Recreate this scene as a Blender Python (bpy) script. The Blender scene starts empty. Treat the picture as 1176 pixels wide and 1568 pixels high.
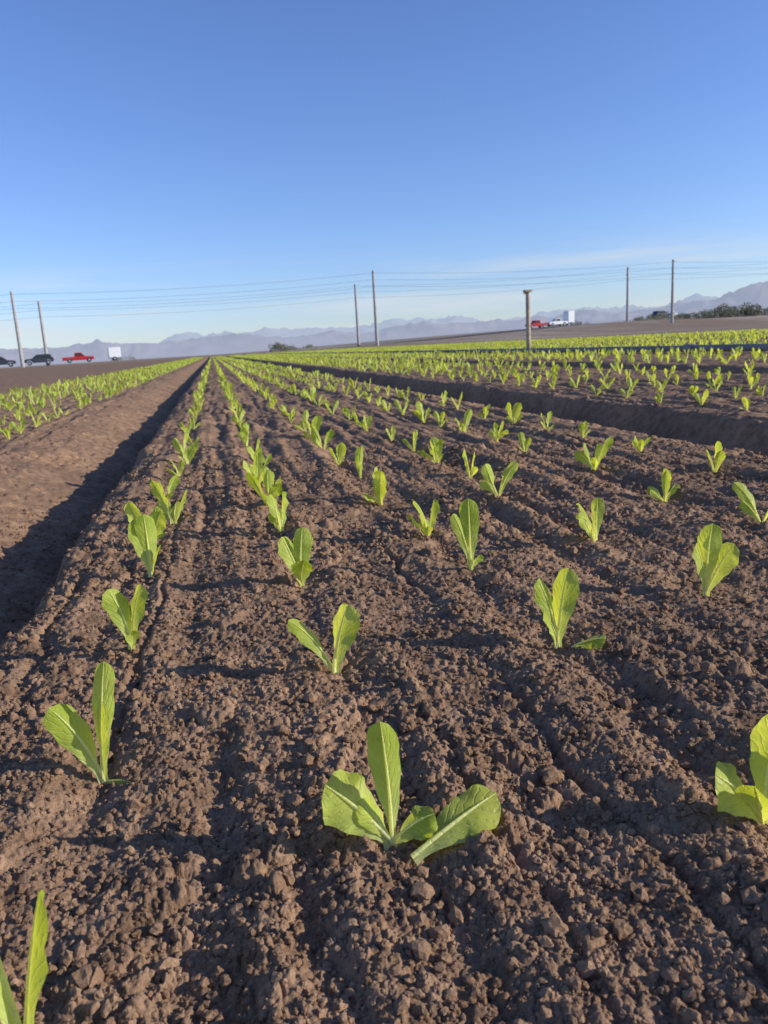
import bpy, math, numpy as np
from mathutils import Vector, Matrix
rng = np.random.default_rng(7)
H = 0.35                      # camera height above the bed top (m)
PI = math.pi
scene = bpy.context.scene
COL = scene.collection
AL = math.radians(11.62)      # view heading, to the right of the row direction (+Y)
def rf(r, f):                 # (right, forward) of the view heading -> world x,y
    return (math.cos(AL)*r + math.sin(AL)*f, -math.sin(AL)*r + math.cos(AL)*f)

# ------------------------------------------------------------------ noise
def hsh(ix, iy, seed):
    ix = ix.astype(np.int64); iy = iy.astype(np.int64)
    h = (ix*374761393 + iy*668265263 + seed*974634777) & 0xFFFFFFFF
    h = ((h ^ (h >> 13))*1274126177) & 0xFFFFFFFF
    h = h ^ (h >> 16)
    h = (h*2246822519) & 0xFFFFFFFF
    h = h ^ (h >> 15)
    return h/4294967295.0
def vn(x, y, seed=0):
    ix = np.floor(x); iy = np.floor(y); fx = x-ix; fy = y-iy
    fx = fx*fx*(3-2*fx); fy = fy*fy*(3-2*fy)
    a = hsh(ix, iy, seed); b = hsh(ix+1, iy, seed); c = hsh(ix, iy+1, seed); d = hsh(ix+1, iy+1, seed)
    return (a+(b-a)*fx)*(1-fy)+(c+(d-c)*fx)*fy
def fbm(x, y, o, seed=0):
    s = 0; a = 1; t = 0
    for i in range(o):
        s = s+a*(vn(x, y, seed+i*17)-.5)*2; t += a; a *= .5; x = x*2.03+11.3; y = y*2.03+4.7
    return s/t
def lumps(x, y, c, seed, rlo=.3, rhi=.7, prob=1.0):
    gx = x/c; gy = y/c
    ix = np.floor(gx); iy = np.floor(gy)
    out = np.zeros_like(x)
    for di in (-1, 0, 1):
        for dj in (-1, 0, 1):
            jx = ix+di; jy = iy+dj
            px = jx+.1+.8*hsh(jx, jy, seed); py = jy+.1+.8*hsh(jx, jy, seed+1)
            rr = rlo+(rhi-rlo)*hsh(jx, jy, seed+2)**1.5
            on = hsh(jx, jy, seed+3) < prob
            d2 = ((gx-px)**2+(gy-py)**2)/rr**2
            out = np.maximum(out, np.where(on, np.sqrt(np.clip(1-d2*d2, 0, 1))*rr, 0))
    return out*c
def sst(a, b, x):
    t = np.clip((x-a)/(b-a), 0, 1); return t*t*(3-2*t)

# ------------------------------------------------------------------ terrain height
P = 6.5
RX0, RY0 = rf(-75, 128); RX1, RY1 = rf(130, 215)      # road line across the far end of the field
rd = np.array([RX1-RX0, RY1-RY0]); RL = np.hypot(*rd); rd = rd/RL; rn = np.array([-rd[1], rd[0]])
def road_h(t):   # embankment height along the road (t metres from left end)
    return .25+2.0*sst(70, 150, t)
bx = np.array([0, .12, 4.72, 4.87, 5.2, 6.0, 6.13, 6.2, 6.32, 6.44, 6.5])
bz = np.array([-.02, 0, 0, -.015, -.09, -.39, -.46, -.45, -.27, -.06, -.02])
ROWS = [-.39, .29, 1.03, 1.81, 2.64, 3.44]
YEND = 108.0
def height(X, Y, fine=True):
    r = np.hypot(X, Y)
    xh = X/H; 
    wob = fbm(X*2.2, Y*2.2, 3, 5)*.09+fbm(X*9, Y*9, 2, 9)*.03
    xw = xh+wob
    q = np.where(xw < 18.65, np.mod(xw+.85, P), np.mod(xw-20.2, P))
    prof = np.interp(q, bx, bz)
    prof = np.where((xw > 18.65) & (xw < 20.2), -.08, prof)
    prof = np.where(xw > 20.2+5*P+4.87, -.10, prof)
    prof = np.where(xw < -7.35, -.10-.25*sst(-7.35, -7.9, xw)*sst(-9.5, -8.2, xw), prof)
    inb = ((q > .1) & (q < 4.8) & (xw > -7.35) & (xw < 57)).astype(float)
    ey = sst(YEND+6, YEND, Y)*sst(-6, -4, Y)
    z = H*(prof*ey-.10*(1-ey))
    # tool marks that run along the bed and slow undulation
    tm = fbm(xh*2.6+fbm(X*1.5, Y*1.5, 2, 31)*.4, Y*.9, 3, 21)
    tm2 = fbm(xh*6.5+fbm(X*4, Y*4, 2, 33)*.4, Y*1.8, 2, 24)
    tm3 = fbm(xh*15, Y*2.6, 2, 27)
    far = sst(.6, 2.2, r)
    z = z+(tm*.0120+tm2*(.0070+.006*far)+tm3*(.0018+.0040*far))*inb*ey
    # narrow drag grooves left by the bed shaper, broken up by crumbled soil
    for sd, fq in ((141, 3.1), (151, 4.7)):
        n_ = vn(xh*fq+fbm(X*9, Y*9, 3, sd+3)*.28, Y*.8, sd)-.5
        z = z-.0068*np.exp(-(n_/.07)**2)*inb*ey*np.clip(2.6*vn(X*4, Y*3.4, sd+7)-.75+.3*far, 0, 1.2)
    z = z+fbm(X*7, Y*7, 3, 41)*.011*sst(60, 20, r)
    # slot left by the transplanter along every row
    ph = np.zeros_like(X)
    for rw in ROWS:
        dq = (q-.85-rw)
        ph = ph-np.exp(-(dq/.05)**2)*.006+np.exp(-((dq-.15)/.06)**2)*.003+np.exp(-((dq+.15)/.06)**2)*.003
    z = z+ph*inb*ey*(.3+1.1*vn(X*8, Y*5, 55))
    if fine:
        wx = X+fbm(X*60, Y*60, 2, 61)*.007; wy = Y+fbm(X*60+31, Y*60+7, 2, 62)*.007
        z = z+lumps(wx, wy, .060, 71, .15, .42, .13)*.38*sst(30, 10, r)
        z = z+lumps(wx, wy, .045, 73, .2, .55, .5)*.36*(1-inb)*sst(30, 10, r)
        cl = sst(.36, .76, vn(X*6, Y*6, 66))          # crumb size varies from patch to patch
        z = z+lumps(wx, wy, .022, 75, .18, .52, .46)*(.16+.54*cl)*sst(14, 5, r)
        wx2 = X+fbm(X*190, Y*190, 2, 65)*.0030; wy2 = Y+fbm(X*190+31, Y*190+7, 2, 66)*.0030
        z = z+lumps(wx2, wy2, .0098, 81, .22, .58, .75)*(.52+.34*cl)*sst(7, 2.5, r)
        z = z+lumps(wx2, wy2, .0048, 85, .3, .62, .85)*.66*sst(2.6, 1.2, r)
        z = z-.005*sst(14, 3, r)
    # far land, embankment of the highway
    t = (X-RX0)*rd[0]+(Y-RY0)*rd[1]; d = (X-RX0)*rn[0]+(Y-RY0)*rn[1]
    eh = road_h(t)
    z = z+np.where(np.abs(d) < 400, eh*sst(-60 , -7, d)*sst(400, 7, np.maximum(d,7)), 0)*1.0
    z = z+fbm(X*.02, Y*.02, 3, 91)*.25*sst(300, 900, r)
    return z

def mesh_obj(name, V, F, mat=None, uv=None, smooth=True, parent=None, fac=None):
    V = np.asarray(V, dtype=np.float32)
    me = bpy.data.meshes.new(name)
    F = np.asarray(F)
    n = len(F); k = F.shape[1]
    me.vertices.add(len(V)); me.vertices.foreach_set('co', V.ravel())
    me.loops.add(n*k); me.loops.foreach_set('vertex_index', F.ravel().astype(np.int32))
    me.polygons.add(n); me.polygons.foreach_set('loop_start', (np.arange(n)*k).astype(np.int32))
    me.polygons.foreach_set('use_smooth', np.full(n, smooth))
    if uv is not None:
        l = me.uv_layers.new(name='UVMap')
        l.data.foreach_set('uv', np.asarray(uv, dtype=np.float32)[F.ravel()].ravel())
    if fac is not None:
        a = me.attributes.new('tone', 'FLOAT', 'POINT'); a.data.foreach_set('value', np.asarray(fac, dtype=np.float32))
    me.update(calc_edges=True)
    ob = bpy.data.objects.new(name, me); COL.objects.link(ob)
    if mat: me.materials.append(mat)
    if parent: ob.parent = parent
    return ob

# ------------------------------------------------------------------ materials
def newmat(name):
    m = bpy.data.materials.new(name); m.use_nodes = True
    nt = m.node_tree; nt.nodes.clear()
    out = nt.nodes.new('ShaderNodeOutputMaterial')
    return m, nt, out
def N(nt, t, **kw):
    n = nt.nodes.new(t)
    for k, v in kw.items(): setattr(n, k, v)
    return n
def simple(name, col, rough=.6, metal=0, var=.12, scale=8, spec=.5):
    m, nt, out = newmat(name)
    b = N(nt, 'ShaderNodeBsdfPrincipled'); b.inputs['Roughness'].default_value = rough
    b.inputs['Metallic'].default_value = metal; b.inputs['Specular IOR Level'].default_value = spec
    tc = N(nt, 'ShaderNodeTexCoord'); no = N(nt, 'ShaderNodeTexNoise'); no.inputs['Scale'].default_value = scale
    no.inputs['Detail'].default_value = 5
    nt.links.new(tc.outputs['Object'], no.inputs['Vector'])
    cr = N(nt, 'ShaderNodeValToRGB'); e = cr.color_ramp.elements
    e[0].position = .3; e[1].position = .7
    e[0].color = (*[c*(1-var) for c in col], 1); e[1].color = (*[min(1, c*(1+var)) for c in col], 1)
    nt.links.new(no.outputs['Fac'], cr.inputs['Fac']); nt.links.new(cr.outputs['Color'], b.inputs['Base Color'])
    nt.links.new(b.outputs[0], out.inputs['Surface'])
    return m

def soil_material():
    m, nt, out = newmat('soil')
    L = nt.links.new
    geo = N(nt, 'ShaderNodeNewGeometry')
    b = N(nt, 'ShaderNodeBsdfPrincipled'); b.inputs['Roughness'].default_value = .95
    b.inputs['Specular IOR Level'].default_value = .10
    def noise(s, d=5, r=.6):
        n = N(nt, 'ShaderNodeTexNoise'); n.inputs['Scale'].default_value = s; n.inputs['Detail'].default_value = d
        n.inputs['Roughness'].default_value = r; L(geo.outputs['Position'], n.inputs['Vector']); return n
    n1 = noise(28, 6, .65); n2 = noise(2.2, 4); n3 = noise(420, 4, .7)
    c1 = N(nt, 'ShaderNodeValToRGB'); e = c1.color_ramp.elements
    e[0].position = .3; e[0].color = (.190, .113, .066, 1); e[1].position = .72; e[1].color = (.42, .275, .175, 1)
    L(n1.outputs['Fac'], c1.inputs['Fac'])
    mx = N(nt, 'ShaderNodeMix', data_type='RGBA', blend_type='MULTIPLY'); mx.inputs['Factor'].default_value = 1
    c2 = N(nt, 'ShaderNodeValToRGB'); e = c2.color_ramp.elements
    e[0].position = .35; e[0].color = (.78, .77, .78, 1); e[1].position = .65; e[1].color = (1.1, 1.06, 1.02, 1)
    L(n2.outputs['Fac'], c2.inputs['Fac']); L(c1.outputs['Color'], mx.inputs['A']); L(c2.outputs['Color'], mx.inputs['B'])
    mg = N(nt, 'ShaderNodeMix', data_type='RGBA', blend_type='MULTIPLY'); mg.inputs['Factor'].default_value = 1
    c3 = N(nt, 'ShaderNodeValToRGB'); e = c3.color_ramp.elements
    e[0].position = .3; e[0].color = (.62, .62, .62, 1); e[1].position = .75; e[1].color = (1.4, 1.38, 1.34, 1)
    L(n3.outputs['Fac'], c3.inputs['Fac']); L(mx.outputs['Result'], mg.inputs['A']); L(c3.outputs['Color'], mg.inputs['B'])
    # far land: dry tan
    at = N(nt, 'ShaderNodeAttribute', attribute_name='tone')
    n4 = noise(.03, 5)
    c4 = N(nt, 'ShaderNodeValToRGB'); e = c4.color_ramp.elements
    e[0].position = .35; e[0].color = (.26, .21, .15, 1); e[1].position = .65; e[1].color = (.44, .36, .27, 1)
    L(n4.outputs['Fac'], c4.inputs['Fac'])
    mf = N(nt, 'ShaderNodeMix', data_type='RGBA'); L(at.outputs['Fac'], mf.inputs['Factor'])
    L(mg.outputs['Result'], mf.inputs['A']); L(c4.outputs['Color'], mf.inputs['B'])
    L(mf.outputs['Result'], b.inputs['Base Color'])
    bp = N(nt, 'ShaderNodeBump'); bp.inputs['Strength'].default_value = .8; bp.inputs['Distance'].default_value = .0017
    L(n3.outputs['Fac'], bp.inputs['Height'])
    L(bp.outputs[0], b.inputs['Normal'])
    L(b.outputs[0], out.inputs['Surface'])
    return m
SOIL = soil_material()

def leaf_material():
    m, nt, out = newmat('lettuce_leaf')
    L = nt.links.new
    uv = N(nt, 'ShaderNodeUVMap', uv_map='UVMap'); sp = N(nt, 'ShaderNodeSeparateXYZ'); L(uv.outputs[0], sp.inputs[0])
    def M(op, a, b=None, c=None):
        n = N(nt, 'ShaderNodeMath', operation=op)
        for i, v in enumerate((a, b, c)):
            if v is None: continue
            if isinstance(v, (int, float)): n.inputs[i].default_value = v
            else: L(v, n.inputs[i])
        return n.outputs[0]
    au = M('MULTIPLY', M('ABSOLUTE', M('SUBTRACT', sp.outputs['X'], .5)), 2.0)      # 0 midrib .. 1 edge
    # midrib narrows to the tip
    wid = M('SUBTRACT', .22, M('MULTIPLY', sp.outputs['Y'], .19))
    rib = N(nt, 'ShaderNodeMapRange', interpolation_type='SMOOTHSTEP'); L(au, rib.inputs['Value'])
    L(M('MULTIPLY', wid, .4), rib.inputs['From Min']); L(wid, rib.inputs['From Max'])
    rib.inputs['To Min'].default_value = 1; rib.inputs['To Max'].default_value = 0
    geo = N(nt, 'ShaderNodeNewGeometry')
    nz = N(nt, 'ShaderNodeTexNoise'); nz.inputs['Scale'].default_value = 120; nz.inputs['Detail'].default_value = 3
    L(geo.outputs['Position'], nz.inputs['Vector'])
    ang = M('ADD', M('SUBTRACT', M('MULTIPLY', sp.outputs['Y'], 50), M('MULTIPLY', au, 15)), M('MULTIPLY', nz.outputs['Fac'], 9.0))
    vein = M('POWER', M('ADD', M('MULTIPLY', M('SINE', ang), .5), .5), 10.0)
    base = M('POWER', M('SUBTRACT', 1.0, sp.outputs['Y']), 3.0)
    fac = M('MINIMUM', M('ADD', M('ADD', M('MULTIPLY', rib.outputs[0], .8), M('MULTIPLY', vein, .16)), M('MULTIPLY', base, .8)), 1.0)
    pn = N(nt, 'ShaderNodeTexNoise'); pn.inputs['Scale'].default_value = 22; pn.inputs['Detail'].default_value = 3; L(geo.outputs['Position'], pn.inputs['Vector'])
    pr = N(nt, 'ShaderNodeMapRange'); pr.inputs['From Min'].default_value = .32; pr.inputs['From Max'].default_value = .68; L(pn.outputs['Fac'], pr.inputs['Value'])
    green = N(nt, 'ShaderNodeMix', data_type='RGBA'); L(pr.outputs[0], green.inputs['Factor'])
    green.inputs['A'].default_value = (.36, .46, .035, 1); green.inputs['B'].default_value = (.64, .70, .13, 1)
    mix = N(nt, 'ShaderNodeMix', data_type='RGBA'); L(fac, mix.inputs['Factor']); L(green.outputs['Result'], mix.inputs['A'])
    mix.inputs['B'].default_value = (.80, .84, .44, 1)
    b = N(nt, 'ShaderNodeBsdfPrincipled'); b.inputs['Roughness'].default_value = .46; b.inputs['Specular IOR Level'].default_value = .28
    L(mix.outputs['Result'], b.inputs['Base Color'])
    tr = N(nt, 'ShaderNodeBsdfTranslucent')
    tcol = N(nt, 'ShaderNodeMix', data_type='RGBA', blend_type='MULTIPLY'); tcol.inputs['Factor'].default_value = 1
    L(mix.outputs['Result'], tcol.inputs['A']); tcol.inputs['B'].default_value = (1.45, 1.3, .55, 1)
    L(tcol.outputs['Result'], tr.inputs['Color'])
    bp = N(nt, 'ShaderNodeBump'); bp.inputs['Strength'].default_value = .45; bp.inputs['Distance'].default_value = .0018
    L(M('ADD', M('MULTIPLY', vein, -.6), M('MULTIPLY', nz.outputs['Fac'], 1.6)), bp.inputs['Height']); L(bp.outputs[0], b.inputs['Normal']); L(bp.outputs[0], tr.inputs['Normal'])
    ms = N(nt, 'ShaderNodeMixShader'); ms.inputs['Fac'].default_value = .48
    L(b.outputs[0], ms.inputs[1]); L(tr.outputs[0], ms.inputs[2]); L(ms.outputs[0], out.inputs['Surface'])
    return m
LEAF = leaf_material()

# ------------------------------------------------------------------ ground sheet
def build_ground():
    rs = list(np.linspace(.01, .26, 24))
    r = .265
    while r < 6: rs.append(r); r *= 1.0029
    while r < 60: rs.append(r); r *= 1.0065
    while r < 12000: rs.append(r); r *= 1.035
    rs = np.array(rs)
    dense = np.radians(np.arange(-42, 42, .095)); coarse = np.radians(np.arange(42, 318, 2.0))
    th = np.concatenate([dense, coarse])+AL
    T, R = np.meshgrid(th, rs)
    X = (np.sin(T)*R).ravel(); Y = (np.cos(T)*R).ravel()
    Z = height(X, Y)
    nr, nt_ = len(rs), len(th)
    i = np.arange(nr-1)[:, None]; j = np.arange(nt_)[None, :]; j2 = (j+1) % nt_
    F = np.stack([i*nt_+j, i*nt_+j2, (i+1)*nt_+j2, (i+1)*nt_+j], -1).reshape(-1, 4)
    t = (X-RX0)*rd[0]+(Y-RY0)*rd[1]; d = (X-RX0)*rn[0]+(Y-RY0)*rn[1]
    tone = np.clip(sst(-16, -6, d), 0, 1)*.9
    tone = np.maximum(tone, .35*sst(YEND-2, YEND+10, Y))
    xe = X/H
    tone = np.maximum(tone, sst(57, 60, xe)*(.25+.5*(vn(xe/14, Y*.004, 77) > .5)))
    V = np.stack([X, Y, Z], 1)
    ob = mesh_obj('ground', V, F, SOIL, fac=tone)
    if ob.data.polygons[5000].normal.z < 0: ob.data.flip_normals()
    return ob
g = build_ground()

def gz(x, y, fine=False):
    return float(height(np.array([x], float), np.array([y], float), fine)[0])

# ------------------------------------------------------------------ loose clods
def build_clods():
    import bmesh
    tmpl = []
    for s in range(10):
        bm = bmesh.new(); bmesh.ops.create_icosphere(bm, subdivisions=2, radius=1)
        v = np.array([x.co[:] for x in bm.verts]); f = np.array([[q.index for q in p.verts] for p in bm.faces]); bm.free()
        k = 1+.55*fbm(v[:, 0]*2.1+s*7+v[:, 2], v[:, 1]*2.1+s*3-v[:, 2]*1.3, 2, 100+s)
        v = v*k[:, None]*np.array([1, .8, .75]); tmpl.append((v, f))
    n = 26000
    u = rng.random(n)
    th = AL+np.radians(rng.uniform(-38, 38, n)); r = .27+2.4*u**1.6
    X = np.sin(th)*r; Y = np.cos(th)*r
    Z = height(X, Y)
    S = np.exp(rng.normal(math.log(.0016), .52, n))*(.9+r*.35); S = np.clip(S, .0008, .0085)
    Vs = []; Fs = []; o = 0
    for k in range(10):
        v, f = tmpl[k]; idx = np.arange(k, n, 10); m = len(idx)
        a = rng.uniform(0, 6.28, m); b = rng.uniform(0, 6.28, m)
        ca, sa, cb, sb = np.cos(a), np.sin(a), np.cos(b), np.sin(b)
        x = v[None, :, 0]; y = v[None, :, 1]*cb[:, None]-v[None, :, 2]*sb[:, None]; z = v[None, :, 1]*sb[:, None]+v[None, :, 2]*cb[:, None]
        w = np.stack([x*ca[:, None]-y*sa[:, None], x*sa[:, None]+y*ca[:, None], z], -1)*S[idx][:, None, None]
        w = w+np.stack([X[idx], Y[idx], Z[idx]+S[idx]*.25], -1)[:, None, :]
        Vs.append(w.reshape(-1, 3)); Fs.append((f[None]+(np.arange(m)*len(v))[:, None, None]).reshape(-1, 3)+o); o += m*len(v)
    mesh_obj('soil_clods', np.vstack(Vs), np.vstack(Fs), SOIL, smooth=False)
build_clods()

# ------------------------------------------------------------------ lettuce
WT = [0, .10, .22, .36, .52, .68, .80, .90, .96, .99, 1]
WW = [.22, .18, .34, .62, .86, .98, 1, .86, .60, .32, .04]
def leaf(L, W, az, l0, l1, tw=0, base=(0, 0), nu=14, nv=6, seed=0, rib=True, ruf=.05, cup=.35):
    """az: degrees from +X ccw; l0,l1 lean from vertical at root and tip; tw: roll of blade (deg)"""
    t = np.linspace(0, 1, nu+1); 
    if nu > 8: t = 1-(1-t)**1.25*1.0
    az = math.radians(az)
    le = np.radians(l0+(l1-l0)*t**1.4)
    dt = np.diff(t, prepend=0)
    lm = np.concatenate([[le[0]], (le[1:]+le[:-1])/2])
    o = np.array([math.cos(az), math.sin(az), 0]); zz = np.array([0, 0, 1.])
    Tn = np.sin(le)[:, None]*o+np.cos(le)[:, None]*zz
    C = np.cumsum((np.sin(lm)*dt)[:, None]*o+(np.cos(lm)*dt)[:, None]*zz, 0)*L
    S0 = np.array([-math.sin(az), math.cos(az), 0]); 
    Nn = np.cross(Tn, S0)       # points inward/up side
    a = np.radians(tw)*np.minimum(1, t*2.2)
    S = np.cos(a)[:, None]*S0+np.sin(a)[:, None]*Nn
    Nv = -np.sin(a)[:, None]*S0+np.cos(a)[:, None]*Nn
    Nv = -Nv
    w = np.interp(t, WT, WW)*W/2
    rr = np.random.default_rng(seed); p1, p2 = rr.uniform(0, 6.28, 2)
    V = []; UV = []
    asym = rr.uniform(-.1, .1)
    bend = rr.uniform(-.08, .08)*L
    for j in range(nv+1):
        s = -1+2*j/nv
        ed = abs(s)**2
        rf_ = ruf*W*ed*(np.sin(t*17+p1+(2 if s > 0 else 0))+.5*np.sin(t*31+p2-(1 if s > 0 else 0)))*np.clip(w/(W/2), 0, 1)
        wl = w*(1+asym*s+.06*np.sin(t*23+p2*s))
        cupv = cup*wl*abs(s)**1.35
        fold = np.clip(1-t*3, 0, 1)*w*.9*abs(s)
        V.append(C+S*(s*wl*(1-.12*cup*abs(s))+bend*t*t)[:, None]+Nv*(cupv+rf_+fold)[:, None])
        UV.append(np.stack([np.full_like(t, j/nv), t], 1))
    V = np.array(V); UV = np.array(UV); n = nu+1
    F = [(j*n+i, j*n+i+1, (j+1)*n+i+1, (j+1)*n+i) for j in range(nv) for i in range(nu)]
    V = V.reshape(-1, 3); UV = UV.reshape(-1, 2); F = np.array(F)
    if rib:
        m = 6; R = (W*.055)*(1-t)**.8+.0002
        Vr = []
        for k in range(m):
            an = 2*PI*k/m
            Vr.append(C+S*(bend*t*t)[:, None]-Nv*(R*.7)[:, None]+S*(np.cos(an)*R)[:, None]+Nv*(np.sin(an)*R*.8)[:, None])
        Vr = np.array(Vr).reshape(-1, 3); o_ = len(V)
        Fr = np.array([(o_+k*n+i, o_+k*n+i+1, o_+((k+1) % m)*n+i+1, o_+((k+1) % m)*n+i) for k in range(m) for i in range(nu)])
        V = np.vstack([V, Vr]); F = np.vstack([F, Fr]); UV = np.vstack([UV, np.stack([np.full(m*n, .5), np.tile(t, m)*.9], 1)])
    V = V+np.array([base[0], base[1], 0])
    return V, F, UV
def merge(parts):
    Vs = []; Fs = []; Us = []; o = 0
    for v, f, u in parts:
        Vs.append(v); Fs.append(f+o); Us.append(u); o += len(v)
    return np.vstack(Vs), np.vstack(Fs), np.vstack(Us)
def rand_plant(seed, size=.088, lo=False):
    r = np.random.default_rng(seed)
    n = r.integers(3, 6) if not lo else 4
    parts = []; a0 = r.uniform(0, 360)
    # leaves stand mainly in one plane: V shaped seedlings
    for i in range(n):
        big = i < 2
        L = size*(r.uniform(.75, 1.15) if big else r.uniform(.4, .85))
        W = L*(r.uniform(.28, .42) if big else r.uniform(.38, .55))
        az = a0+(180*i if i < 2 else r.uniform(0, 360))+r.uniform(-35, 35)
        l0 = r.uniform(2, 20) if big else r.uniform(12, 45)
        l1 = l0+(r.uniform(2, 44) if big else r.uniform(10, 50))
        parts.append(leaf(L, W, az, l0, l1, r.uniform(-70, 70), (math.cos(math.radians(az))*.003, math.sin(math.radians(az))*.003),
                          nu=5 if lo else 14, nv=2 if lo else 6, seed=seed*10+i, rib=not lo, ruf=0.03 if lo else r.uniform(.04, .11), cup=r.uniform(.2, .6)))
    return merge(parts)

v0 = -math.degrees(AL)     # picture right expressed as a heading
special = {
 (1, 0): [dict(L=.094, W=.025, az=v0+70, l0=4, l1=10, tw=30, ruf=.04),
          dict(L=.066, W=.044, az=v0+172, l0=38, l1=62, tw=-38, cup=.2, ruf=.08),
          dict(L=.040, W=.028, az=v0+5, l0=40, l1=70, tw=25, ruf=.10),
          dict(L=.080, W=.038, az=v0+26, l0=66, l1=86, tw=18, base=(.010, -.020), cup=.15, ruf=.07),
          dict(L=.04, W=.024, az=v0+165, l0=25, l1=50, tw=-20)],
 (0, 1): [dict(L=.114, W=.022, az=v0+50, l0=4, l1=8, tw=35, cup=.4),
          dict(L=.086, W=.031, az=v0+172, l0=16, l1=42, tw=-35, cup=.35),
          dict(L=.076, W=.028, az=v0+20, l0=2, l1=10, tw=10),
          dict(L=.034, W=.013, az=v0-20, l0=70, l1=95, tw=10)],
 (0, 2): [dict(L=.082, W=.030, az=v0+160, l0=4, l1=28, tw=-30, cup=.2), dict(L=.085, W=.030, az=v0+20, l0=6, l1=18, tw=30, cup=.3),
          dict(L=.04, W=.020, az=v0-60, l0=20, l1=60, tw=10)],
 (0, 3): [dict(L=.100, W=.036, az=v0+165, l0=6, l1=30, tw=-30, cup=.2), dict(L=.105, W=.036, az=v0+100, l0=3, l1=10, tw=20, cup=.3),
          dict(L=.06, W=.016, az=v0+0, l0=10, l1=35, tw=10)],
 (1, 1): [dict(L=.080, W=.044, az=v0+25, l0=8, l1=24, tw=20, cup=.4), dict(L=.080, W=.024, az=v0+172, l0=24, l1=62, tw=-25, cup=.35)],
 (1, 2): [dict(L=.092, W=.032, az=v0+60, l0=3, l1=12, tw=20, cup=.3), dict(L=.082, W=.034, az=v0+170, l0=10, l1=34, tw=-30, cup=.25), dict(L=.05, W=.034, az=v0+300, l0=10, l1=40, tw=-30)],
 (2, 1): [dict(L=.095, W=.034, az=v0+15, l0=4, l1=22, tw=35, cup=.35), dict(L=.086, W=.030, az=v0+165, l0=6, l1=28, tw=-30),
          dict(L=.05, W=.026, az=v0+190, l0=10, l1=32, tw=-15), dict(L=.044, W=.028, az=v0-25, l0=52, l1=86, tw=15, base=(.012, -.010))],
 (2, 2): [dict(L=.112, W=.032, az=v0+60, l0=2, l1=8, tw=20, cup=.25), dict(L=.095, W=.022, az=v0+170, l0=6, l1=22, tw=-50), dict(L=.03, W=.022, az=v0-20, l0=20, l1=50, tw=-30)],
 (2, 0): [dict(L=.085, W=.034, az=v0+40, l0=3, l1=14, tw=20), dict(L=.055, W=.040, az=v0+180, l0=30, l1=56, tw=-40, cup=.2),
          dict(L=.045, W=.028, az=v0+230, l0=20, l1=40, tw=-10), dict(L=.075, W=.034, az=v0, l0=18, l1=46, tw=20)],
 (3, 2): [dict(L=.10, W=.032, az=v0+60, l0=2, l1=10, tw=10, cup=.25), dict(L=.08, W=.040, az=v0, l0=22, l1=46, tw=30, cup=.25),
          dict(L=.075, W=.028, az=v0+175, l0=4, l1=20, tw=-30)],
 (0, 0): [dict(L=.150, W=.036, az=v0+200, l0=4, l1=12, tw=-10), dict(L=.098, W=.026, az=v0+0, l0=10, l1=18, tw=30),
          dict(L=.06, W=.04, az=v0+200, l0=30, l1=60, tw=-20)],
}
rowsY = [[1.07, 1.923, 2.727, 3.663, 4.35, 4.95, 5.75],
         [1.409, 2.298, 3.268, 4.30, 5.1, 5.95],
         [1.256, 2.258, 3.161, 3.87, 4.956, 6.03],
         [.75, 1.65, 2.572, 3.388, 4.544, 5.55, 6.29],
         [1.4, 2.35, 3.329, 4.204, 5.178, 6.38],
         [2.1, 3.0, 3.9, 4.834, 5.81]]
rowX = [-.385, .28, 1.03, 1.80, 2.64, 3.435]
lo_pts = []
for k, (rx, ys) in enumerate(zip(rowX, rowsY)):
    ys = list(ys); y = ys[-1]
    while y < 12: y += .95+rng.uniform(-.12, .12); ys.append(y)
    for i, yy in enumerate(ys):
        x = (rx+(rng.normal(0, .035) if i > 3 else 0))*H; y = yy*H
        if (k, i) == (1, 0): x = .2645*H
        if (k, i) == (3, 3): x = 1.754*H
        z = gz(x, y)+.000
        sp = special.get((k, i))
        if sp: V, F, U = merge([leaf(seed=k*50+i*7+q, **s) for q, s in enumerate(sp)])
        else:  V, F, U = rand_plant(1000+k*100+i, .088*(rng.uniform(.5, .75) if rng.random() < .25 and i > 3 else rng.uniform(.88, 1.12)))
        ob = mesh_obj('romaine_seedling', V, F, LEAF, uv=U)
        ob.location = (x, y, z-.001)
    y = ys[-1]
    while y < YEND/H: y += .95+rng.uniform(-.15, .15); lo_pts.append((rx*H+rng.normal(0, .009), y*H))
# neighbouring beds
for b0 in [-P, P, 2*P]+[21.05+i*P for i in range(6)]:
    for rx in ROWS:
        y = -1.0+rng.random()
        sp_ = .90
        while y < YEND/H:
            y += sp_+rng.uniform(-.15, .15)
            X = (b0+rx)*H+rng.normal(0, .009)
            if y > 3 or b0 < 0: lo_pts.append((X, y*H))
lo_pts = np.array(lo_pts)
# keep those in the visible sector (with margin)
az = np.degrees(np.arctan2(lo_pts[:, 0], lo_pts[:, 1]))-math.degrees(AL)
lo_pts = lo_pts[(np.abs(az) < 48) & (rng.random(len(lo_pts)) > .04)]
def scatter(name, pts, tm):
    Z = height(pts[:, 0].copy(), pts[:, 1].copy(), False)
    Vs = []; Fs = []; Us = []; o = 0
    for i, (x, y) in enumerate(pts):
        v, f, u = tm[int(rng.integers(len(tm)))]
        a = rng.uniform(0, 6.28); s = rng.uniform(.65, 1.15); c, sn = math.cos(a), math.sin(a)
        w = np.empty_like(v); w[:, 0] = (v[:, 0]*c-v[:, 1]*sn)*s+x; w[:, 1] = (v[:, 0]*sn+v[:, 1]*c)*s+y; w[:, 2] = v[:, 2]*s+Z[i]-.001
        Vs.append(w); Fs.append(f+o); Us.append(u); o += len(v)
    return mesh_obj(name, np.vstack(Vs), np.vstack(Fs), LEAF, uv=np.vstack(Us))
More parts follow.
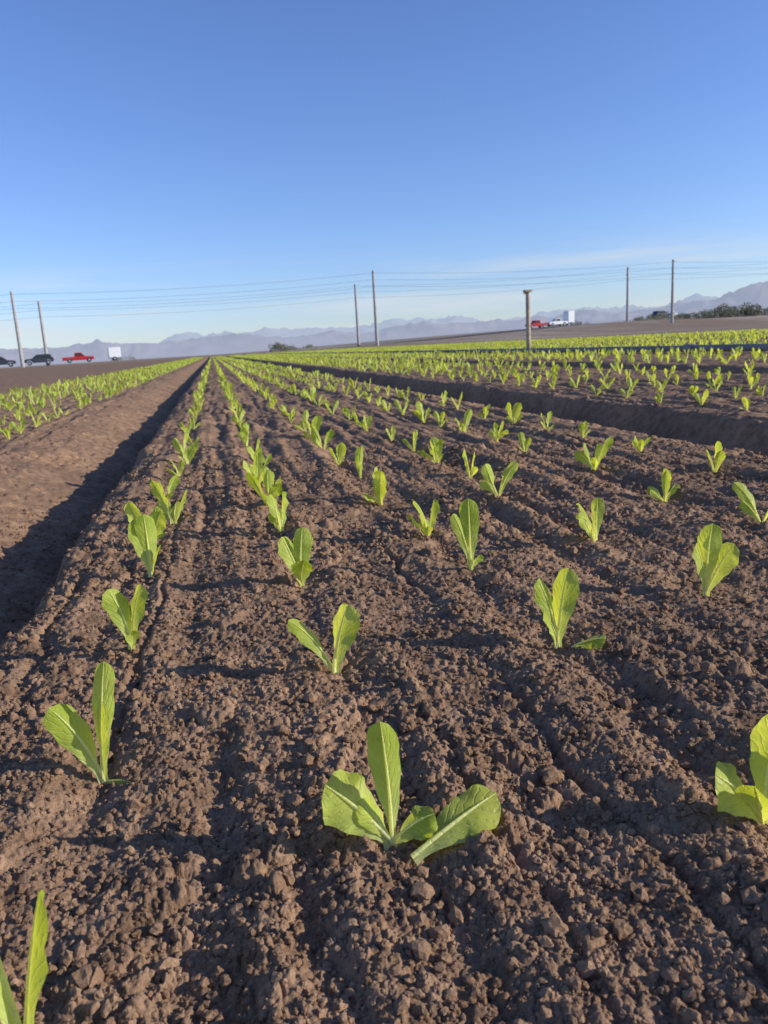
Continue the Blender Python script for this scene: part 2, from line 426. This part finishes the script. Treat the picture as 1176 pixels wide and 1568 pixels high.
d = np.hypot(lo_pts[:, 0], lo_pts[:, 1])
scatter('lettuce_rows', lo_pts[d < 8], [rand_plant(5000+i, .092) for i in range(16)])
scatter('distant_lettuce_rows', lo_pts[d >= 8], [rand_plant(6000+i, .105, lo=True) for i in range(14)])

# ------------------------------------------------------------------ helpers for built objects
import bmesh
def prim_box(bm, c, s, rot=0):
    r = bmesh.ops.create_cube(bm, size=1)
    M = Matrix.Translation(c)@Matrix.Rotation(rot, 4, 'Y')@Matrix.Diagonal((*s, 1))
    bmesh.ops.transform(bm, matrix=M, verts=r['verts']); return r['verts']
def prim_cyl(bm, c, r1, r2, depth, axis='Z', seg=14):
    r = bmesh.ops.create_cone(bm, cap_ends=True, segments=seg, radius1=r1, radius2=r2, depth=depth)
    M = Matrix.Translation(c)
    if axis == 'Y': M = M@Matrix.Rotation(PI/2, 4, 'X')
    if axis == 'X': M = M@Matrix.Rotation(PI/2, 4, 'Y')
    bmesh.ops.transform(bm, matrix=M, verts=r['verts']); return r['verts']
def bm_obj(name, bm, mat, parent=None, bevel=0):
    me = bpy.data.meshes.new(name); bm.normal_update(); bm.to_mesh(me); bm.free(); me.materials.append(mat)
    ob = bpy.data.objects.new(name, me); COL.objects.link(ob)
    if bevel:
        b = ob.modifiers.new('bevel', 'BEVEL'); b.width = bevel; b.segments = 2; b.limit_method = 'ANGLE'
    if parent: ob.parent = parent
    return ob
def empty(name, loc=(0, 0, 0), rz=0):
    e = bpy.data.objects.new(name, None); COL.objects.link(e); e.location = loc; e.rotation_euler[2] = rz; return e
WOOD = simple('weathered_wood', (.42, .33, .24), .85, var=.3, scale=6)
POLEW = simple('pole_wood', (.38, .35, .33), .85, var=.2, scale=2)
METAL = simple('galvanised', (.45, .47, .5), .45, .8)
PIPE = simple('irrigation_pipe_grey', (.24, .22, .20), .9, 0, var=.25, scale=1.5, spec=.2)
BLACK = simple('rubber', (.02, .02, .02), .8); GLASS = simple('car_glass', (.02, .025, .03), .1, 0, var=0)
WIRE = simple('wire', (.22, .24, .29), .6)
WHITE = simple('white_paint', (.78, .78, .76), .4, var=.04)
RED = simple('red_paint', (.45, .015, .02), .28, var=.04); DARKC = simple('dark_paint', (.035, .045, .06), .3, var=.04)
CHROME = simple('chrome', (.6, .6, .62), .25, .9)
ASPH = simple('asphalt', (.055, .055, .057), .9, var=.15, scale=.6)

# highway
def road():
    ts = np.linspace(-200, RL+300, 120); V = []; F = []
    for i, t in enumerate(ts):
        for o in (-4.2, 4.2):
            x = RX0+rd[0]*t+rn[0]*o; y = RY0+rd[1]*t+rn[1]*o
            V.append((x, y, float(road_h(np.array(t)))-.035+.20))
    F = [(2*i, 2*i+2, 2*i+3, 2*i+1) for i in range(len(ts)-1)]
    mesh_obj('highway', V, np.array(F), ASPH, smooth=False)
    V = []; F = []
    for o in (-3.8, -.1, 3.8):
        b = len(V)
        for t in ts:
            for w in (-.07, .07):
                V.append((RX0+rd[0]*t+rn[0]*(o+w), RY0+rd[1]*t+rn[1]*(o+w), float(road_h(np.array(t)))+.172))
        F += [(b+2*i, b+2*i+2, b+2*i+3, b+2*i+1) for i in range(len(ts)-1)]
    mesh_obj('road_markings', V, np.array(F), WHITE, smooth=False)
road()
def on_road(r_over_f, off=0):
    a, b = rf(r_over_f, 1.0)
    A = np.array([[a, -rd[0]], [b, -rd[1]]]); s, t = np.linalg.solve(A, np.array([RX0+rn[0]*off, RY0+rn[1]*off]))
    return a*s, b*s, float(road_h(np.array(t)))+.165, t, s
road_rz = math.atan2(rd[1], rd[0])

# vehicles -----------------------------------------------------------
def profile_body(pts, width, y0=None):
    bm = bmesh.new(); a = []; b = []
    for (x, z) in pts:
        a.append(bm.verts.new((x, -width/2, z))); b.append(bm.verts.new((x, width/2, z)))
    bm.faces.new(a); bm.faces.new(b[::-1])
    n = len(pts)
    for i in range(n): bm.faces.new((a[i], b[i], b[(i+1) % n], a[(i+1) % n])[::-1])
    bmesh.ops.recalc_face_normals(bm, faces=bm.faces)
    return bm
def wheels(e, xs, width, r=.38):
    for i, x in enumerate(xs):
        for sgn in (-1, 1):
            bm = bmesh.new(); prim_cyl(bm, (x, sgn*(width/2-.1), r), r, r, .26, 'Y', 20); bm_obj('wheel_%d' % (i*2+(sgn > 0)+1), bm, BLACK, e, .03)
            bm = bmesh.new(); prim_cyl(bm, (x, sgn*(width/2+.035), r), r*.55, r*.5, .03, 'Y', 16); bm_obj('hub_%d' % (i*2+(sgn > 0)+1), bm, CHROME, e)
def pickup(loc, rz, paint):
    e = empty('pickup_truck', loc, rz); e.scale = (.9, .9, .9)
    body = [(-2.8, .5), (-2.85, .95), (-2.8, 1.08), (-.75, 1.1), (-.72, 1.12), (1.2, 1.14), (2.5, 1.06), (2.78, .95), (2.82, .5), (2.3, .42), (2.22, .72), (1.9, .88), (1.55, .72), (1.45, .42), (-1.2, .42), (-1.3, .72), (-1.65, .88), (-2.0, .72), (-2.1, .42)]
    bm_obj('body', profile_body(body, 1.95), paint, e, .05)
    bm_obj('cab', profile_body([(-.75, 1.05), (-.62, 1.78), (-.4, 1.86), (.55, 1.86), (1.28, 1.1)], 1.7), paint, e, .06)
    for sgn in (-1, 1):
        bm = profile_body([(-.55, 1.18), (-.45, 1.7), (0.0, 1.74), (0, 1.18)], .02); bmesh.ops.translate(bm, verts=bm.verts, vec=(0, sgn*.86, 0)); bm_obj('rear_window_%d' % (sgn+2), bm, GLASS, e)
        bm = profile_body([(.08, 1.18), (.08, 1.74), (.48, 1.72), (1.02, 1.2)], .02); bmesh.ops.translate(bm, verts=bm.verts, vec=(0, sgn*.86, 0)); bm_obj('front_window_%d' % (sgn+2), bm, GLASS, e)
    bm = bmesh.new(); prim_box(bm, (2.84, 0, .6), (.1, 1.8, .2)); prim_box(bm, (-2.88, 0, .6), (.1, 1.8, .2)); bm_obj('bumpers', bm, CHROME, e, .02)
    wheels(e, (1.88, -1.65), 1.95, .4)
def suv(loc, rz, paint):
    e = empty('parked_suv', loc, rz)
    body = [(-2.3, .5), (-2.38, 1.0), (-2.25, 1.12), (1.1, 1.1), (2.1, 1.0), (2.35, .85), (2.38, .5), (1.95, .4), (1.85, .7), (1.5, .84), (1.15, .7), (1.05, .38), (-1.0, .38), (-1.1, .7), (-1.45, .84), (-1.8, .7), (-1.9, .42)]
    bm_obj('body', profile_body(body, 1.88), paint, e, .06)
    bm_obj('cabin', profile_body([(-2.2, 1.05), (-1.95, 1.62), (-1.6, 1.74), (.3, 1.72), (1.15, 1.06)], 1.62), paint, e, .06)
    for sgn in (-1, 1):
        for q, pts in enumerate(([(-1.95, 1.14), (-1.75, 1.56), (-1.15, 1.6), (-1.15, 1.14)], [(-1.05, 1.14), (-1.05, 1.61), (-.35, 1.62), (-.35, 1.14)], [(-.25, 1.14), (-.25, 1.62), (.25, 1.6), (.88, 1.14)])):
            bm = profile_body(pts, .02); bmesh.ops.translate(bm, verts=bm.verts, vec=(0, sgn*.82, 0)); bm_obj('window_%d' % (q+1+3*(sgn > 0)), bm, GLASS, e)
    wheels(e, (1.5, -1.45), 1.88, .36)
def box_trailer(loc, rz, L=2.3, hh=1.75):
    e = empty('white_cargo_trailer', loc, rz)
    bm = bmesh.new(); prim_box(bm, (0, 0, .48+hh/2), (L, 1.9, hh)); bm_obj('box', bm, WHITE, e, .06)
    bm = bmesh.new(); prim_box(bm, (L/2+.5, 0, .45), (1.1, .12, .1)); prim_box(bm, (0, 0, .42), (L, 1.5, .12)); bm_obj('hitch_frame', bm, METAL, e)
    wheels(e, (-.1,), 1.95, .32)
def put(fn, slope, off, rot=0, *a, dz=0):
    x, y, z, t, s = on_road(slope, off); fn((x, y, z+dz), road_rz+rot, *a)
put(suv, -.474, -2, 0, DARKC); put(suv, -.425, -2, PI, DARKC); put(pickup, -.375, -2, 0, RED); put(box_trailer, -.329, -2.2, 0, 2.0)
put(pickup, .207, 1.8, PI, RED); put(pickup, .233, 1.8, PI, WHITE); put(box_trailer, .2485, 1.8, PI, 1.7, 2.6); put(suv, .366, -1.8, 0, DARKC); put(pickup, .376, 1.8, 0, WHITE)

# utility poles ------------------------------------------------------
def upole(r, f, hgt, zoff=0):
    x, y = rf(r, f); z = gz(x, y)
    e = empty('utility_pole', (x, y, z-.3), road_rz)
    bm = bmesh.new(); prim_cyl(bm, (0, 0, (hgt+.3)/2), .30, .19, hgt+.3, 'Z', 12); bm_obj('shaft', bm, POLEW, e)
    bm = bmesh.new()
    for q, zz in enumerate((.4, 1.5, 2.6)):
        sg = 1 if q % 2 else -1
        prim_cyl(bm, (0, sg*.32, hgt+.3-zz), .07, .05, .5, 'Y', 8)
    bm_obj('insulators', bm, METAL, e)
    return Vector((x, y, z+hgt))
A = upole(-55.8, 125, 11.6); B = upole(-57.2, 138, 10.9); C = upole(.6, 135, 12.4); D = upole(-3.0, 158, 12.0)
E = upole(56.5, 149, 11.5); G = upole(54.5, 169, 11.2)
def wires(name, chain):
    V = []; F = []
    for a, b in zip(chain[:-1], chain[1:]):
        for dz in (-.4, -1.5, -2.6):
            n = 24; L = (b-a).length; base = len(V); sag = L*.012
            side = Vector((a.y-b.y, b.x-a.x, 0)).normalized()
            for i in range(n+1):
                t = i/n; p = a.lerp(b, t)+Vector((0, 0, dz-sag*4*t*(1-t)))
                rr = .018
                for k in range(4):
                    an = k*PI/2; V.append(p+side*math.cos(an)*rr+Vector((0, 0, math.sin(an)*rr)))
            for i in range(n):
                for k in range(4):
                    k2 = (k+1) % 4; F.append((base+i*4+k, base+i*4+k2, base+(i+1)*4+k2, base+(i+1)*4+k))
    mesh_obj(name, [tuple(v) for v in V], np.array(F), WIRE)
ext = lambda a, b, k: b+(b-a)*k
wires('power_lines', [ext(C, A, 1.0), A, C, E, ext(C, E, 1.0)])
wires('power_lines', [ext(D, B, 1.0), B, D, G, ext(D, G, 1.0)])

# near timber post, and pipe -----------------------------------------
px, py = rf(3.60, 18.3)
e = empty('wooden_post', (px, py, gz(px, py)-.1))
bm = bmesh.new(); vs = prim_cyl(bm, (0, 0, .72), .055, .048, 1.44, 'Z', 10); bm_obj('post', bm, WOOD, e, .006)
bm = bmesh.new(); prim_box(bm, (0.0, 0, 1.455), (.17, .16, .045)); prim_box(bm, (-.03, 0, 1.41), (.12, .05, .05), .2); bm_obj('cap_board', bm, WOOD, e, .006)
def pipe():
    bm = bmesh.new(); x = 18.95*H
    y = 1.0
    while y < 100:
        prim_cyl(bm, (x+.01*math.sin(y), y+4.5, .035), .048, .048, 9.0, 'Y', 16)
        prim_cyl(bm, (x, y+.0, .038), .060, .060, .22, 'Y', 16)
        y += 9.0
    for f in bm.faces: f.smooth = True
    ob = bm_obj('irrigation_pipe', bm, PIPE)
pipe()

# ------------------------------------------------------------------ shrubs
FOL = simple('shrub_foliage', (.24, .24, .15), .8, var=.4, scale=.8)
def shrubs(name, spots):
    V = []; F = []
    for (r, f, w, h) in spots:
        cx, cy = rf(r, f); z0 = gz(cx, cy)
        nc = int(6+w*1.2)
        cl = [(rng.uniform(-w/2, w/2), rng.uniform(-w/4, w/4), rng.uniform(.25, 1)*h*(1-.0)) for _ in range(nc)]
        for (ax, ay, az_) in cl:
            az_ *= (1-.5*abs(ax)/(w/2)); R = h*rng.uniform(.25, .42)
            for _ in range(170):
                v = rng.normal(size=3); v = v/np.linalg.norm(v)*R*rng.uniform(.55, 1.05)
                p = np.array([cx+ax+v[0]*1.3, cy+ay+v[1], max(z0, z0+az_*.72+v[2])])
                s = R*rng.uniform(.08, .2)
                a = rng.normal(size=3); a /= np.linalg.norm(a); b = np.cross(a, rng.normal(size=3)); b /= np.linalg.norm(b)
                o = len(V); V += [p-a*s, p+b*s*.6, p+a*s, p-b*s*.6]; F.append((o, o+1, o+2, o+3))
    mesh_obj(name, V, np.array(F), FOL, smooth=False)
shrubs('distant_shrubs', [(76, 165, 9, 3.4), (71, 163, 6, 2.2), (82, 168, 8, 2.4), (66, 165, 7, 1.5), (89, 168, 9, 2.2), (60, 168, 7, 1.1), (94, 175, 9, 2.6), (-25, 205, 5, 2.4), (-22, 207, 3, 1.6),
                          (60, 172, 6, 1.0), (-18, 220, 4, 1.3), (-60, 190, 6, 1.2), (68, 185, 12, 1.6), (50, 200, 10, 1.3), (84, 190, 14, 2.2)])

# ------------------------------------------------------------------ mountains
def mountains(name, R0, depth, a0, a1, hfun, seed, col, em):
    na, nd = 900, 26
    a = np.radians(np.linspace(a0, a1, na)); dd = np.linspace(0, 1, nd)
    Aa, Dd = np.meshgrid(a, dd)
    R = R0+depth*Dd
    X = np.sin(Aa+AL)*R; Y = np.cos(Aa+AL)*R
    s = 1/(depth*.40)
    rg = 0; am = 1; fx = X*s; fy = Y*s; tt = 0
    for o in range(6):
        n = 1-np.abs(2*vn(fx, fy, seed+o)-1); rg = rg+am*n*n; tt += am; am *= .55; fx = fx*2.1+3; fy = fy*2.1+8
    rg = rg/tt
    env = np.sin(np.clip(Dd*1.05, 0, 1)*PI)**.8
    Z = env*hfun(np.degrees(Aa))*(0.50+.95*rg)-4
    F = np.array([(i*na+j, i*na+j+1, (i+1)*na+j+1, (i+1)*na+j) for i in range(nd-1) for j in range(na-1)])
    m, nt, out = newmat(name+'_rock_haze_glow')
    b = N(nt, 'ShaderNodeBsdfPrincipled'); b.inputs['Base Color'].default_value = (*col, 1); b.inputs['Roughness'].default_value = 1
    b.inputs['Specular IOR Level'].default_value = 0
    geo = N(nt, 'ShaderNodeNewGeometry'); no = N(nt, 'ShaderNodeTexNoise'); no.inputs['Scale'].default_value = .004; no.inputs['Detail'].default_value = 6
    nt.links.new(geo.outputs['Position'], no.inputs['Vector'])
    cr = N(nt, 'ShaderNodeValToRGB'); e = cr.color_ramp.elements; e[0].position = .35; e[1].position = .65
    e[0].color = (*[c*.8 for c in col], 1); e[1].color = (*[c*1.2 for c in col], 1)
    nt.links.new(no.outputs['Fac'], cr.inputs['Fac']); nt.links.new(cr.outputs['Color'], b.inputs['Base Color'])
    b.inputs['Emission Color'].default_value = (*em, 1); b.inputs['Emission Strength'].default_value = 1     # aerial haze painted in as an even glow of the rock
    nt.links.new(b.outputs[0], out.inputs['Surface'])
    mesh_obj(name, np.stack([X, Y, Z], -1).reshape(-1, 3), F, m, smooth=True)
def h1(a): return np.interp(a, [-60, -27, -20, -15, -10, -5, 0, 5, 10, 14, 18, 22, 26, 60], [190, 185, 150, 120, 150, 120, 130, 150, 130, 150, 170, 230, 270, 260])
def h2(a): return np.interp(a, [-60, -30, -20, -12, -7, 0, 4, 10, 16, 22, 60], [200, 170, 150, 190, 190, 180, 215, 190, 205, 215, 200])
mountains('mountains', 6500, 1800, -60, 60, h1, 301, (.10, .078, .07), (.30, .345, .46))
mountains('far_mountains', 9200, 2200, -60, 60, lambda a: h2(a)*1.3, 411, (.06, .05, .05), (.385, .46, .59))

# ------------------------------------------------------------------ sun, sky, camera
EL = math.radians(20.0); AZ = math.radians(109.3)     # azimuth clockwise from +Y
S = Vector((math.cos(EL)*math.sin(AZ), math.cos(EL)*math.cos(AZ), math.sin(EL)))
sl = bpy.data.lights.new('sun', 'SUN'); sl.energy = 5.0; sl.angle = math.radians(.5); sl.color = (1, .94, .84)
so = bpy.data.objects.new('sun', sl); COL.objects.link(so); so.rotation_euler = S.to_track_quat('Z', 'Y').to_euler()
w = bpy.data.worlds.new('World'); scene.world = w; w.use_nodes = True
nt = w.node_tree; nt.nodes.clear(); L = nt.links.new
out = N(nt, 'ShaderNodeOutputWorld'); bg = N(nt, 'ShaderNodeBackground'); bg.inputs['Strength'].default_value = .12
sky = N(nt, 'ShaderNodeTexSky', sky_type='NISHITA'); sky.sun_disc = False; sky.sun_elevation = EL; sky.sun_rotation = AZ
sky.air_density = 1.0; sky.dust_density = .2; sky.ozone_density = 2.5; sky.altitude = 50
tint = N(nt, 'ShaderNodeMix', data_type='RGBA', blend_type='MULTIPLY'); tint.inputs['Factor'].default_value = 1
L(sky.outputs[0], tint.inputs['A']); tint.inputs['B'].default_value = (.96, 1.09, 1.56, 1)
# thin streaks of cirrus low over the horizon
tc = N(nt, 'ShaderNodeTexCoord'); mp = N(nt, 'ShaderNodeMapping'); mp.inputs['Scale'].default_value = (2.2, 2.2, 30); mp.inputs['Location'].default_value = (.6, .3, 0)
L(tc.outputs['Generated'], mp.inputs['Vector'])
no = N(nt, 'ShaderNodeTexNoise'); no.inputs['Scale'].default_value = 1.3; no.inputs['Detail'].default_value = 6; no.inputs['Roughness'].default_value = .55
L(mp.outputs[0], no.inputs['Vector'])
mr = N(nt, 'ShaderNodeMapRange'); mr.inputs['From Min'].default_value = .48; mr.inputs['From Max'].default_value = .68; mr.inputs['To Max'].default_value = .55
L(no.outputs['Fac'], mr.inputs['Value'])
sp = N(nt, 'ShaderNodeSeparateXYZ'); L(tc.outputs['Generated'], sp.inputs[0])
mh = N(nt, 'ShaderNodeMapRange', interpolation_type='SMOOTHSTEP'); mh.inputs['From Min'].default_value = .12; mh.inputs['From Max'].default_value = .07
L(sp.outputs['Z'], mh.inputs['Value'])
mm = N(nt, 'ShaderNodeMath', operation='MULTIPLY'); L(mr.outputs[0], mm.inputs[0]); L(mh.outputs[0], mm.inputs[1])
mx = N(nt, 'ShaderNodeMix', data_type='RGBA'); L(mm.outputs[0], mx.inputs['Factor']); L(tint.outputs['Result'], mx.inputs['A']); mx.inputs['B'].default_value = (6.1, 6.3, 6.6, 1)
L(mx.outputs['Result'], bg.inputs['Color']); L(bg.outputs[0], out.inputs['Surface'])

cam = bpy.data.cameras.new('camera'); co = bpy.data.objects.new('camera', cam); COL.objects.link(co); scene.camera = co
cam.sensor_fit = 'VERTICAL'; cam.sensor_height = 34.6; cam.sensor_width = 25.95; cam.lens = 26
cam.clip_start = .02; cam.clip_end = 40000
th = math.radians(12.28); ph = math.radians(3.5)
Fh = Vector((math.sin(AL), math.cos(AL), 0)); Rr = Vector((math.cos(AL), -math.sin(AL), 0)); Z = Vector((0, 0, 1))
fwd = Fh*math.cos(th)-Z*math.sin(th); up0 = Fh*math.sin(th)+Z*math.cos(th)
right = Rr*math.cos(ph)-up0*math.sin(ph); up = Rr*math.sin(ph)+up0*math.cos(ph)
M = Matrix((right, up, -fwd)).transposed().to_4x4(); M.translation = Vector((0, 0, H+.004)); co.matrix_world = M
cam.dof.use_dof = True; cam.dof.focus_distance = .85; cam.dof.aperture_fstop = 16
scene.view_settings.view_transform = 'Standard'; scene.view_settings.look = 'None'; scene.view_settings.exposure = 0
